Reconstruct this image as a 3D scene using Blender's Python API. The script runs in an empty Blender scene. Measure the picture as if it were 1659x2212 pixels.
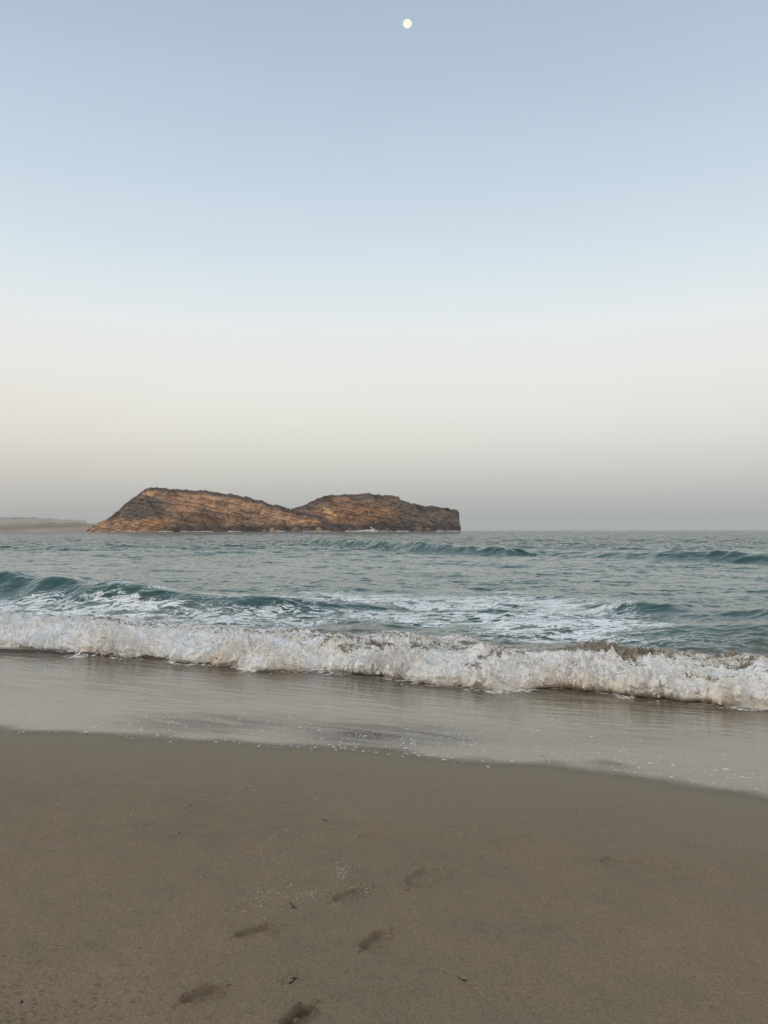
import bpy, bmesh, math, random
import numpy as np
from mathutils import Matrix, Vector

scene = bpy.context.scene
COL = scene.collection
rng = np.random.default_rng(11)
random.seed(11)

# ------------------------------------------------------------------ camera
CAM_Z = 2.4
F = 1661.0                    # focal length in units of the 1659-wide picture
PITCH = math.atan(39.5 / F)
ROLL = math.radians(-0.085)
cam_d = bpy.data.cameras.new("camera")
cam_d.sensor_fit = 'HORIZONTAL'
cam_d.sensor_width = 36.0
cam_d.lens = 36.0 * F / 1659.0
cam_d.clip_start = 0.05
cam_d.clip_end = 90000.0
cam = bpy.data.objects.new("camera", cam_d)
COL.objects.link(cam)
CM = Matrix.Rotation(math.pi / 2 + PITCH, 4, 'X') @ Matrix.Rotation(ROLL, 4, 'Z')
cam.matrix_world = Matrix.Translation((0, 0, CAM_Z)) @ CM
scene.camera = cam
R3 = np.array(CM.to_3x3())

# ------------------------------------------------------------------ sky, sun, exposure
SUN_EL, SUN_AZ = 38.0, 264.0          # soft glow from the upper left
scene.view_settings.view_transform = 'Standard'
scene.view_settings.look = 'None'
scene.view_settings.exposure = 0.0
scene.view_settings.gamma = 1.0
scene.view_settings.use_curve_mapping = False
scene.cycles.use_denoising = True
scene.cycles.max_bounces = 6
scene.cycles.diffuse_bounces = 3
scene.cycles.glossy_bounces = 3
scene.cycles.volume_bounces = 1
scene.cycles.caustics_reflective = False
scene.cycles.caustics_refractive = False

def srgb(r, g, b):
    def f(c):
        c /= 255.0
        return c / 12.92 if c <= 0.04045 else ((c + 0.055) / 1.055) ** 2.4
    return (f(r), f(g), f(b), 1.0)

def N(nt, t, **kw):
    n = nt.nodes.new(t)
    for k, v in kw.items():
        if k.startswith('i_'):
            n.inputs[k[2:].replace('_', ' ')].default_value = v
        else:
            setattr(n, k, v)
    return n

def ramp(nt, stops, interp='LINEAR'):
    n = nt.nodes.new('ShaderNodeValToRGB')
    e = n.color_ramp
    e.interpolation = interp
    while len(e.elements) < len(stops):
        e.elements.new(0.5)
    for el, (p, c) in zip(e.elements, stops):
        el.position = p
        el.color = c if len(c) == 4 else (*c, 1)
    return n

def math_n(nt, op, a, b=None, c=None, clamp=False):
    n = nt.nodes.new('ShaderNodeMath')
    n.operation = op
    n.use_clamp = clamp
    for i, v in enumerate((a, b, c)):
        if v is None:
            continue
        if isinstance(v, (int, float)):
            n.inputs[i].default_value = v
        else:
            nt.links.new(v, n.inputs[i])
    return n.outputs[0]

world = bpy.data.worlds.new("World")
scene.world = world
world.use_nodes = True
wn = world.node_tree
wn.nodes.clear()
tc = N(wn, 'ShaderNodeTexCoord')
sep = N(wn, 'ShaderNodeSeparateXYZ')
wn.links.new(tc.outputs['Generated'], sep.inputs[0])
# elevation of the sky direction: z = sin(elevation)
SKY = [
    (0.000, srgb(166, 170, 171)), (0.012, srgb(170, 173, 173)), (0.032, srgb(181, 182, 180)),
    (0.060, srgb(197, 198, 193)), (0.086, srgb(210, 211, 205)), (0.115, srgb(221, 222, 215)),
    (0.150, srgb(229, 230, 224)), (0.190, srgb(233, 233, 229)), (0.255, srgb(230, 235, 236)), (0.310, srgb(219, 230, 236)),
    (0.362, srgb(207, 221, 232)), (0.455, srgb(190, 207, 223)), (0.533, srgb(178, 195, 212)), (0.580, srgb(170, 188, 206)),
    (0.700, srgb(158, 176, 198)), (1.000, srgb(146, 166, 192)),
]
east = ramp(wn, SKY)
wn.links.new(sep.outputs['Z'], east.inputs[0])
# sunset side (behind the camera): brighter and warmer low down
west = ramp(wn, [(0.0, (1.40, 1.16, 0.90)), (0.12, (1.65, 1.42, 1.16)), (0.35, (1.15, 1.10, 1.03)),
                 (0.65, (0.55, 0.63, 0.72)), (1.0, srgb(146, 166, 192))])
wn.links.new(sep.outputs['Z'], west.inputs[0])
az = math_n(wn, 'MULTIPLY_ADD', sep.outputs['Y'], -0.9, 0.15, clamp=True)
lowband = ramp(wn, [(0.0, (.25, .25, .25)), (.05, (1, 1, 1)), (.13, (.8, .8, .8)), (.26, (0, 0, 0))])
wn.links.new(sep.outputs['Z'], lowband.inputs[0])
left = math_n(wn, 'MULTIPLY', math_n(wn, 'MULTIPLY_ADD', sep.outputs['X'], -1.1, .30, clamp=True), lowband.outputs[0])
warm = N(wn, 'ShaderNodeMix', data_type='RGBA', blend_type='MULTIPLY')
wn.links.new(left, warm.inputs['Factor'])
wn.links.new(east.outputs[0], warm.inputs['A'])
warm.inputs['B'].default_value = (1.05, .993, .955, 1)
mixw = N(wn, 'ShaderNodeMix', data_type='RGBA')
wn.links.new(az, mixw.inputs['Factor'])
wn.links.new(warm.outputs['Result'], mixw.inputs['A'])
wn.links.new(west.outputs[0], mixw.inputs['B'])
# the physical sky adds a little of its own tone
nish = N(wn, 'ShaderNodeTexSky', sky_type='NISHITA', sun_disc=False)
nish.sun_elevation = math.radians(SUN_EL)
nish.sun_rotation = math.radians(SUN_AZ)
nmul = N(wn, 'ShaderNodeMix', data_type='RGBA', blend_type='ADD', i_Factor=1.0)
nsc = N(wn, 'ShaderNodeVectorMath', operation='SCALE')
nsc.inputs['Scale'].default_value = 0.0
wn.links.new(nish.outputs[0], nsc.inputs[0])
wn.links.new(mixw.outputs['Result'], nmul.inputs['A'])
wn.links.new(nsc.outputs[0], nmul.inputs['B'])
veil = N(wn, 'ShaderNodeTexNoise')
veil.inputs['Scale'].default_value = 1.0
veil.inputs['Detail'].default_value = 5
vm = N(wn, 'ShaderNodeMapping')
vm.inputs['Scale'].default_value = (2.2, 2.2, 11)
vm.inputs['Rotation'].default_value = (0, .12, 0)
wn.links.new(tc.outputs['Generated'], vm.inputs[0])
wn.links.new(vm.outputs[0], veil.inputs['Vector'])
vs = N(wn, 'ShaderNodeVectorMath', operation='SCALE')
wn.links.new(nmul.outputs['Result'], vs.inputs[0])
wn.links.new(math_n(wn, 'MULTIPLY_ADD', veil.outputs['Fac'], .07, .965), vs.inputs['Scale'])
bg = N(wn, 'ShaderNodeBackground', i_Strength=1.0)
wn.links.new(vs.outputs[0], bg.inputs[0])
wo = N(wn, 'ShaderNodeOutputWorld')
wn.links.new(bg.outputs[0], wo.inputs[0])

sun_d = bpy.data.lights.new("sun", 'SUN')
sun_d.energy = 0.95
sun_d.angle = math.radians(32)
sun_d.color = (1.0, 0.93, 0.83)
sun = bpy.data.objects.new("sun", sun_d)
COL.objects.link(sun)
_a, _e = math.radians(SUN_AZ), math.radians(SUN_EL)
to_sun = Vector((math.sin(_a) * math.cos(_e), math.cos(_a) * math.cos(_e), math.sin(_e)))
sun.rotation_euler = to_sun.to_track_quat('Z', 'Y').to_euler()
sun.location = to_sun * 60

# ------------------------------------------------------------------ helpers
def ray(xd, yd):
    """direction(s) through picture point(s), scaled so that Y = 1"""
    xd, yd = np.broadcast_arrays(np.asarray(xd, float), np.asarray(yd, float))
    v = np.stack([(xd - 829.5) / F, -(yd - 1106.0) / F, -np.ones_like(xd)], -1) @ R3.T
    return v / v[..., 1:2]

def on_level(xd, yd, z):
    r = ray(xd, yd)
    Y = (np.asarray(z) - CAM_Z) / r[..., 2]
    return r[..., 0] * Y, Y

def at_depth(xd, yd, Y):
    r = ray(xd, yd)
    return r[..., 0] * Y, CAM_Z + r[..., 2] * Y

def picture(x, y, z):
    v = np.stack([x, y, z - CAM_Z], -1) @ R3
    return 829.5 - F * v[..., 0] / v[..., 2], 1106.0 + F * v[..., 1] / v[..., 2]

def st(x, y):
    return 0.927 * x - 0.372 * (y - 12.5), 0.372 * x + 0.927 * (y - 12.5)

def xy(s, t):
    return 0.927 * s + 0.372 * t, 12.5 - 0.372 * s + 0.927 * t

def sstep(a, b, x):
    u = np.clip((x - a) / (b - a), 0, 1)
    return u * u * (3 - 2 * u)

_perm = np.random.default_rng(5).permutation(256)
_perm = np.concatenate([_perm, _perm, _perm])
_g2 = np.array([[math.cos(k * math.pi / 8), math.sin(k * math.pi / 8)] for k in range(16)])
_g3 = np.array([[1,1,0],[-1,1,0],[1,-1,0],[-1,-1,0],[1,0,1],[-1,0,1],[1,0,-1],[-1,0,-1],
                [0,1,1],[0,-1,1],[0,1,-1],[0,-1,-1],[1,1,0],[-1,1,0],[0,-1,1],[0,-1,-1]], float)

def pn2(x, y):
    xi, yi = np.floor(x), np.floor(y)
    xf, yf = x - xi, y - yi
    xi = xi.astype(np.int64) & 255
    yi = yi.astype(np.int64) & 255
    u, v = xf**3 * (xf * (xf * 6 - 15) + 10), yf**3 * (yf * (yf * 6 - 15) + 10)
    def g(ix, iy, fx, fy):
        h = _g2[_perm[_perm[ix & 255] + (iy & 255)] & 15]
        return h[..., 0] * fx + h[..., 1] * fy
    a = g(xi, yi, xf, yf); b = g(xi + 1, yi, xf - 1, yf)
    c = g(xi, yi + 1, xf, yf - 1); d = g(xi + 1, yi + 1, xf - 1, yf - 1)
    return 1.45 * ((a + u * (b - a)) * (1 - v) + (c + u * (d - c)) * v)

def pn3(x, y, z):
    xi, yi, zi = np.floor(x), np.floor(y), np.floor(z)
    xf, yf, zf = x - xi, y - yi, z - zi
    xi = xi.astype(np.int64) & 255; yi = yi.astype(np.int64) & 255; zi = zi.astype(np.int64) & 255
    fd = lambda t: t**3 * (t * (t * 6 - 15) + 10)
    u, v, w = fd(xf), fd(yf), fd(zf)
    def g(dx, dy, dz):
        h = _g3[_perm[_perm[_perm[(xi + dx) & 255] + ((yi + dy) & 255)] + ((zi + dz) & 255)] & 15]
        return h[..., 0] * (xf - dx) + h[..., 1] * (yf - dy) + h[..., 2] * (zf - dz)
    x00 = g(0,0,0) * (1-u) + g(1,0,0) * u; x10 = g(0,1,0) * (1-u) + g(1,1,0) * u
    x01 = g(0,0,1) * (1-u) + g(1,0,1) * u; x11 = g(0,1,1) * (1-u) + g(1,1,1) * u
    return (x00 * (1-v) + x10 * v) * (1-w) + (x01 * (1-v) + x11 * v) * w

def fbm2(x, y, o=4, gain=0.5, lac=2.03, ridged=False):
    s, a, n = 0.0, 1.0, 0.0
    for k in range(o):
        q = pn2(x + 17.3 * k, y - 9.1 * k)
        s = s + a * ((1 - 2 * np.abs(q)) if ridged else q)
        n += a; a *= gain; x = x * lac; y = y * lac
    return s / n

def fbm3(x, y, z, o=4, gain=0.5, lac=2.03, ridged=False):
    s, a, n = 0.0, 1.0, 0.0
    for k in range(o):
        q = pn3(x + 17.3 * k, y - 9.1 * k, z + 4.7 * k)
        s = s + a * ((1 - 2 * np.abs(q)) if ridged else q)
        n += a; a *= gain; x = x * lac; y = y * lac; z = z * lac
    return s / n

def link(name, me, mat=None, parent=None):
    o = bpy.data.objects.new(name, me)
    COL.objects.link(o)
    if mat:
        me.materials.append(mat)
    if parent:
        o.parent = parent
    return o

def raw_mesh(name, co, faces, smooth=True):
    """co (n,3); faces (m,k) all the same k"""
    me = bpy.data.meshes.new(name)
    co = np.ascontiguousarray(co, np.float32)
    faces = np.ascontiguousarray(faces, np.int32)
    m, k = faces.shape
    me.vertices.add(len(co))
    me.vertices.foreach_set('co', co.ravel())
    me.loops.add(m * k)
    me.loops.foreach_set('vertex_index', faces.ravel())
    me.polygons.add(m)
    me.polygons.foreach_set('loop_start', np.arange(0, m * k, k, dtype=np.int32))
    me.polygons.foreach_set('loop_total', np.full(m, k, np.int32))
    me.polygons.foreach_set('use_smooth', np.full(m, smooth, bool))
    me.update(calc_edges=True)
    me.validate()
    return me

def grid_faces(nr, nc):
    i = np.arange(nr * nc).reshape(nr, nc)
    return np.stack([i[:-1, :-1], i[:-1, 1:], i[1:, 1:], i[1:, :-1]], -1).reshape(-1, 4)

def grid_mesh(name, X, Y, Z, flip=False):
    f = grid_faces(*X.shape)
    if flip:
        f = f[:, ::-1]
    return raw_mesh(name, np.stack([X, Y, Z], -1).reshape(-1, 3), f)

def attr(me, name, v):
    a = me.attributes.new(name, 'FLOAT', 'POINT')
    a.data.foreach_set('value', np.ascontiguousarray(v, np.float32).ravel())

def attr_col(me, name, c):
    a = me.attributes.new(name, 'FLOAT_COLOR', 'POINT')
    c4 = np.concatenate([c.reshape(-1, 3), np.ones((c.size // 3, 1))], 1)
    a.data.foreach_set('color', np.ascontiguousarray(c4, np.float32).ravel())

def tag(o, label=None, cat=None, group=None, kind=None):
    if label: o['label'] = label
    if cat: o['category'] = cat
    if group: o['group'] = group
    if kind: o['kind'] = kind
    return o

def material(name):
    m = bpy.data.materials.new(name)
    m.use_nodes = True
    nt = m.node_tree
    nt.nodes.clear()
    out = N(nt, 'ShaderNodeOutputMaterial')
    return m, nt, out

def A(nt, name):
    return N(nt, 'ShaderNodeAttribute', attribute_name=name)

# ------------------------------------------------------------------ the lie of the beach
def beach_z(s, t):
    return np.where(t > -11.6, -0.07 - 0.075 * t, 0.8 + 0.03 * (-11.6 - t) / (1 + 0.08 * np.maximum(0, -11.6 - t)))

def on_beach(xd, yd, lift=0.0):
    r = ray(xd, yd)
    Y = np.full(r.shape[:-1], 4.0)
    for _ in range(40):
        s, t = st(r[..., 0] * Y, Y)
        z = beach_z(s, t) + lift
        Yn = (z - CAM_Z) / r[..., 2]
        Y = 0.5 * Y + 0.5 * Yn
    return r[..., 0] * Y, Y

def line_st(pts, z):
    p = np.array(pts, float)
    if z is None:
        x, y = on_beach(p[:, 0], p[:, 1])
    else:
        x, y = on_level(p[:, 0], p[:, 1], z)
    s, t = st(x, y)
    o = np.argsort(s)
    return s[o], t[o]

def ext(s, t):
    """carry a shore line on past both ends, level in t"""
    return np.concatenate([[-300], s, [300]]), np.concatenate([[t[0]], t, [t[-1]]])

EDGE_S, EDGE_T = ext(*line_st([(0,1583),(100,1584),(200,1589),(300,1597),(400,1602),(500,1607),(700,1620),(900,1635),
                               (1060,1646),(1200,1651),(1350,1668),(1500,1695),(1659,1722)], None))
def edge_t(s):
    return np.interp(s, EDGE_S, EDGE_T) - .10 - .17 * sstep(1.0, 4.0, s) + 0.07 * pn2(s * .8, s * 0 + 3.1) + 0.03 * pn2(s * 2.3, s * 0 + 6.1) + 0.012 * pn2(s * 5.0, s * 0 + 8.7)

FOOT = [(0,1392),(70,1400),(150,1408),(250,1415),(350,1420),(450,1431),(560,1443),(640,1443),(700,1441),(830,1452),
        (900,1470),(980,1478),(1060,1486),(1140,1480),(1200,1476),(1300,1492),(1400,1499),(1500,1511),(1600,1519),(1659,1524)]
fs, ft = line_st(FOOT, 0.0)
FOOT_S, FOOT_T = ext(fs, ft)
_front = np.array([(-30,.8,.30),(-9,.75,.30),(-6,.70,.26),(-3,.6,.20),(-.5,.5,.17),(1.2,.6,.21),(3,.75,.24),(6,.8,.25),(30,.8,.25)])
CR_S = np.linspace(-60, 60, 1201)
CR_T = np.interp(CR_S, FOOT_S, FOOT_T) + np.interp(CR_S, _front[:, 0], _front[:, 1])
CR_H = np.interp(CR_S, _front[:, 0], _front[:, 2])
def foot_t(s):
    return np.interp(s, FOOT_S, FOOT_T) + 0.17 * pn2(s * 0.9, s * 0 + 1.7) + 0.11 * pn2(s * 2.7, s * 0 + 5.7) + 0.05 * pn2(s * 7.7, s * 0 + 2.7)

# ------------------------------------------------------------------ the sea's shape
WAVES = []   # (S, T, H, front width, back width)
def wave(pts, fw, bw):
    p = np.array(pts, float)
    x, y = on_level(p[:, 0], p[:, 1], p[:, 2])
    s, t = st(x, y)
    o = np.argsort(s)
    WAVES.append((s[o], t[o], p[o, 2], fw, bw))

wave([(-500,1232,.2),(-250,1236,.60),(0,1246,.72),(100,1251,.72),(200,1261,.66),(330,1270,.61),(430,1279,.55),(520,1286,.48),(620,1292,.40),
      (700,1297,.32),(800,1304,.20),(900,1315,.0)], 1.05, 3.2)
wave([(1180,1292,.0),(1260,1298,.10),(1380,1304,.27),(1480,1312,.24),(1600,1321,.26),(1659,1326,.27),(1900,1345,.15),(2200,1360,0)], 0.9, 2.4)
wave([(1050,1352,0),(1120,1349,.10),(1250,1354,.10),(1400,1357,.17),(1520,1353,.28),(1600,1349,.34),(1659,1347,.36),(1900,1345,.3),(2200,1345,.0)], 1.5, 2.2)
wave([(820,1332,.0),(1000,1326,.07),(1100,1330,.10),(1180,1336,.07),(1300,1346,.0)], 0.7, 1.6)
wave([(540,1165,.0),(600,1167,.3),(700,1168,.82),(800,1171,.88),(900,1176,.85),(1000,1180,.80),(1100,1185,.70),(1180,1192,.25),(1250,1197,.0)], 1.7, 7.0)
wave([(1150,1196,.0),(1230,1197,.2),(1330,1195,.45),(1420,1193,.62),(1520,1192,.70),(1620,1195,.70),(1659,1196,.68),(1900,1204,.4),(2300,1215,.0)], 1.6, 6.0)

def sea_height(x, y, dy):
    s, t = st(x, y)
    z = np.zeros_like(x)
    face = np.zeros_like(x)
    for (S, T, H, fw, bw) in WAVES:
        sw = s + 0.25 * pn2(s * .8, t * .8)
        tc_ = np.interp(sw, S, T)
        h = np.interp(sw, S, H, left=0, right=0) * (1 + .18 * pn2(s * .55, t * 0 + 7.7))
        tau = t - tc_ + 0.16 * pn2(s * 1.1, t * 0.7 + 3) * (fw / 1.2)
        q = np.where(tau > 0, (np.abs(tau) / bw) ** 1.6, (np.abs(tau) / fw) ** 1.5)
        e = np.exp(-q)
        z += h * (e - 0.12 * np.exp(-((tau + 2.2 * fw) / (1.4 * fw)) ** 2))
        face = np.maximum(face, np.where(tau < 0, e, 0) * h)
    # chop, finer waves fade where the mesh is too coarse to carry them
    near = sstep(1.0, 6.0, t)
    far = sstep(15, 60, y)
    calm = sstep(-.45, .35, pn2(s / 11. + 3.3, t / 5.5)) * (.30 + .70 * sstep(22, 60, t))
    gust = sstep(-.5, .4, pn2(s / 5. + 7.3, t / 3.1) + .5 * pn2(s / 2., t / 1.3)) * (.7 + .3 * sstep(20, 50, t))
    for (L, amp, asp) in ((26., .20, 2.6), (9.0, .20, 2.2), (4.4, .15, 2.0), (2.2, .095, 1.9), (1.1, .062, 1.8), (.52, .032, 1.6), (.25, .013, 1.4)):
        k = (1 - sstep(L / 3.2, L / 1.6, dy)) * ((.34 + .66 * calm) if L > 1.5 else (.30 + .70 * gust))
        if L > 8:
            k = k * far
        n1 = pn2(s / (L * asp) + 31.7 / L, t / L + 11.3)
        n2 = pn2((s * .94 + t * .34) / (L * asp) + 5.1, (t * .94 - s * .34) / L - 7.7)
        n = n1 + n2
        c1, c2 = np.clip(1 - 2.0 * np.abs(n1), 0, 1), np.clip(1 - 2.0 * np.abs(n2), 0, 1)
        z += amp * k * (0.55 + 0.45 * near) * (0.55 * n + .75 * c1 * c1 + .55 * c2 * c2 - .35)
    return z, face

# ------------------------------------------------------------------ materials: water
def fac_mix(nt, fac, a, b):
    m = N(nt, 'ShaderNodeMix', data_type='RGBA')
    for k, v in (('Factor', fac), ('A', a), ('B', b)):
        if isinstance(v, (tuple, float, int)):
            m.inputs[k].default_value = v
        else:
            nt.links.new(v, m.inputs[k])
    return m.outputs['Result']

def noise(nt, vec, scale, detail=3.0, rough=0.5, dist=0.0):
    n = N(nt, 'ShaderNodeTexNoise')
    n.inputs['Scale'].default_value = scale
    n.inputs['Detail'].default_value = detail
    n.inputs['Roughness'].default_value = rough
    n.inputs['Distortion'].default_value = dist
    if vec is not None:
        nt.links.new(vec, n.inputs['Vector'])
    return n

def mapping(nt, vec, scale=(1,1,1), rot=(0,0,0)):
    m = N(nt, 'ShaderNodeMapping')
    m.inputs['Scale'].default_value = scale
    m.inputs['Rotation'].default_value = rot
    nt.links.new(vec, m.inputs['Vector'])
    return m.outputs[0]

def ridge(nt, vec, scale, detail=3.0, rough=.55, dist=0.0):
    n = noise(nt, vec, scale, detail, rough, dist)
    d = math_n(nt, 'ABSOLUTE', math_n(nt, 'MULTIPLY_ADD', n.outputs['Fac'], 2.0, -1.0))
    return math_n(nt, 'MULTIPLY_ADD', d, -2.2, 1.0, clamp=True)

SHORE = math.atan2(-0.372, 0.927)

def water_material(name, breaker=False):
    m, nt, out = material(name)
    geo = N(nt, 'ShaderNodeNewGeometry')
    pos = geo.outputs['Position']
    foam_a, silt_a = A(nt, 'foam').outputs['Fac'], A(nt, 'silt').outputs['Fac']
    # --- body of the water
    deep = fac_mix(nt, noise(nt, pos, .25, 2).outputs['Fac'], (.015, .054, .044, 1), (.030, .088, .068, 1))
    sandy = fac_mix(nt, noise(nt, pos, 1.6, 4).outputs['Fac'], (.17, .140, .100, 1), (.30, .24, .165, 1))
    body = fac_mix(nt, silt_a, deep, sandy)
    w = N(nt, 'ShaderNodeBsdfPrincipled')
    nt.links.new(body, w.inputs['Base Color'])
    w.inputs['Roughness'].default_value = .22 if breaker else .07
    w.inputs['IOR'].default_value = 1.33
    # --- ripples: wind chop stretched along the crests
    along = mapping(nt, pos, (.55, 1.0, 1.0), (0, 0, -SHORE))
    r1 = noise(nt, along, 0.45, 4, .62).outputs['Fac']
    r2 = noise(nt, along, 5.5, 3, .55).outputs['Fac']
    b1 = N(nt, 'ShaderNodeBump', i_Strength=.55, i_Distance=2.2)
    far = N(nt, 'ShaderNodeSeparateXYZ')
    nt.links.new(pos, far.inputs[0])
    farf = N(nt, 'ShaderNodeMapRange')
    nt.links.new(far.outputs['Y'], farf.inputs['Value'])
    farf.inputs['From Min'].default_value = 40
    farf.inputs['From Max'].default_value = 150
    nt.links.new(math_n(nt, 'MULTIPLY', farf.outputs[0], 1.0), b1.inputs['Strength'])
    nt.links.new(r1, b1.inputs['Height'])
    b2 = N(nt, 'ShaderNodeBump', i_Strength=.6, i_Distance=.055)
    nt.links.new(r2, b2.inputs['Height'])
    nt.links.new(b1.outputs[0], b2.inputs['Normal'])
    nt.links.new(b2.outputs[0], w.inputs['Normal'])
    # --- foam lace
    wv = N(nt, 'ShaderNodeVectorMath', operation='MULTIPLY_ADD')
    nt.links.new(noise(nt, pos, 1.1, 2).outputs['Color'], wv.inputs[0])
    wv.inputs[1].default_value = (.9, .9, .9)
    nt.links.new(mapping(nt, pos, (.62, 1.25, 1), (0, 0, -SHORE)), wv.inputs[2])
    wp = wv.outputs[0]
    l1 = ridge(nt, wp, 3.4 if breaker else 1.5, 3, .6)
    l2 = ridge(nt, wp, 11. if breaker else 4.6, 3, .6)
    l3 = noise(nt, pos, 38 if breaker else 18, 3, .6).outputs['Fac']
    lace = math_n(nt, 'ADD', math_n(nt, 'MULTIPLY', l1, .45), math_n(nt, 'MULTIPLY', l2, .38))
    lace = math_n(nt, 'ADD', lace, math_n(nt, 'MULTIPLY_ADD', l3, .5, -.08))
    clump = noise(nt, mapping(nt, pos, (.6, 1.2, 1), (0, 0, -SHORE)), .9, 3, .6).outputs['Fac']
    thr = math_n(nt, 'SUBTRACT', math_n(nt, 'MULTIPLY_ADD', clump, -.5 if not breaker else -.1, 1.49 if not breaker else 1.23), foam_a)
    f = N(nt, 'ShaderNodeMapRange', interpolation_type='SMOOTHSTEP')
    nt.links.new(lace, f.inputs['Value'])
    nt.links.new(math_n(nt, 'SUBTRACT', thr, .09), f.inputs['From Min'])
    nt.links.new(math_n(nt, 'ADD', thr, .17), f.inputs['From Max'])
    fm = N(nt, 'ShaderNodeBsdfPrincipled')
    white = fac_mix(nt, noise(nt, pos, 2.3, 4).outputs['Fac'], (.88, .88, .86, 1), (.96, .96, .95, 1))
    if breaker:
        tint = A(nt, 'tint').outputs['Fac']
        white = fac_mix(nt, tint, white, (.80, .69, .55, 1))
        # strands: dense white foam with thinner, sandier film between
        sp = N(nt, 'ShaderNodeVectorMath', operation='MULTIPLY_ADD')
        nt.links.new(noise(nt, pos, 2.2, 3).outputs['Color'], sp.inputs[0])
        sp.inputs[1].default_value = (.45, .45, .45)
        nt.links.new(mapping(nt, pos, (1.0, .75, .6), (0, 0, -SHORE)), sp.inputs[2])
        q1 = ridge(nt, sp.outputs[0], 4.2, 4, .6)
        q2 = ridge(nt, sp.outputs[0], 12.0, 4, .65)
        strand = math_n(nt, 'ADD', math_n(nt, 'MULTIPLY', q1, .45), math_n(nt, 'MULTIPLY', q2, .55))
        sr = N(nt, 'ShaderNodeMapRange', interpolation_type='SMOOTHSTEP')
        nt.links.new(strand, sr.inputs['Value'])
        sr.inputs['From Min'].default_value = .10
        sr.inputs['From Max'].default_value = .42
        thin = fac_mix(nt, tint, (.78, .76, .72, 1), (.46, .36, .25, 1))
        white = fac_mix(nt, math_n(nt, 'MULTIPLY_ADD', sr.outputs[0], .85, .15), thin, white)
    nt.links.new(white, fm.inputs['Base Color'])
    fm.inputs['Roughness'].default_value = .75
    fm.inputs['Specular IOR Level'].default_value = .25
    fb = N(nt, 'ShaderNodeBump', i_Strength=.55 if breaker else .5, i_Distance=.05 if breaker else .03)
    nt.links.new(strand if breaker else noise(nt, pos, 26, 4, .65).outputs['Fac'], fb.inputs['Height'])
    nt.links.new(fb.outputs[0], fm.inputs['Normal'])
    mx = N(nt, 'ShaderNodeMixShader')
    nt.links.new(math_n(nt, 'MULTIPLY', f.outputs[0], .94), mx.inputs[0])
    nt.links.new(w.outputs[0], mx.inputs[1])
    nt.links.new(fm.outputs[0], mx.inputs[2])
    nt.links.new(mx.outputs[0], out.inputs['Surface'])
    return m

# ------------------------------------------------------------------ foam cover, as it lies on the water
def ell(xd, yd, cx_, cy_, rx, ry, soft=.5):
    q = np.sqrt(((xd - cx_) / rx) ** 2 + ((yd - cy_) / ry) ** 2)
    return 1 - sstep(1 - soft, 1 + soft, q)

def foam_cover(x, y, z):
    s, t = st(x, y)
    xd, yd = picture(x, y, np.zeros_like(z))
    w = 28 * pn2(s * .35, t * .6) ; w2 = 12 * pn2(s * 1.3, t * 1.6)
    xd, yd = xd + 2 * w, yd + .35 * w + .35 * w2
    c = np.zeros_like(x)
    def add(v):
        nonlocal c
        c = np.maximum(c, v)
    add(.50 * ell(xd, yd, 1010, 1322, 420, 40, .45))
    add(.52 * ell(xd, yd, 1220, 1362, 260, 26, .5))
    add(.38 * ell(xd, yd, 1430, 1392, 190, 20, .6))
    add(.50 * ell(xd, yd, 800, 1306, 330, 22, .6))
    add(.44 * ell(xd, yd, 600, 1338, 420, 26, .6))
    add(.50 * ell(xd, yd, 220, 1322, 420, 22, .6))
    add(.34 * ell(xd, yd, 250, 1345, 600, 30, .6))
    # lace and spill on the green wave
    S, T, H, fw, bw = WAVES[0]
    tau = t - np.interp(s, S, T)
    k = sstep(-24, -16, s) * (1 - sstep(-5, -1, s))
    g = .5 + .5 * pn2(s * .42 + 3.3, tau * .5)
    add(k * (.14 + .38 * g) * np.exp(-((tau + .55) / .9) ** 2))
    add(k * .36 * np.exp(-((tau + 1.9) / .8) ** 2))
    add(.55 * np.exp(-((s + 11) / 1.8) ** 2) * np.exp(-((tau + .35) / .55) ** 2))
    add(.30 * k * np.exp(-((tau - .5) / 1.2) ** 2))
    # behind the breaking roller
    fr = t - np.interp(s, CR_S, CR_T)
    bk = (1 - sstep(1.4, 4.6 + .8 * pn2(s * .5, t * 0), fr))
    add(bk * (.50 + .14 * pn2(s * .9, t * 1.2)))
    c *= 1 - .75 * k * np.exp(-((tau + .30) / .38) ** 2) * (.5 + .5 * sstep(-.1, .4, pn2(s * .9 + 8, t * .4)))
    c *= 1 - .7 * sstep(-6, -4, s) * (1 - sstep(-1, 1.5, s)) * np.exp(-((tau + .35) / .35) ** 2)
    # nothing on the clear right-hand swell
    c *= 1 - .9 * sstep(1380, 1560, xd) * sstep(1405, 1370, yd) * sstep(1240, 1290, yd)
    c *= 1 - sstep(22, 30, t)
    return np.clip(c, 0, 1), np.clip(fr, -5, 90)

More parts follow.
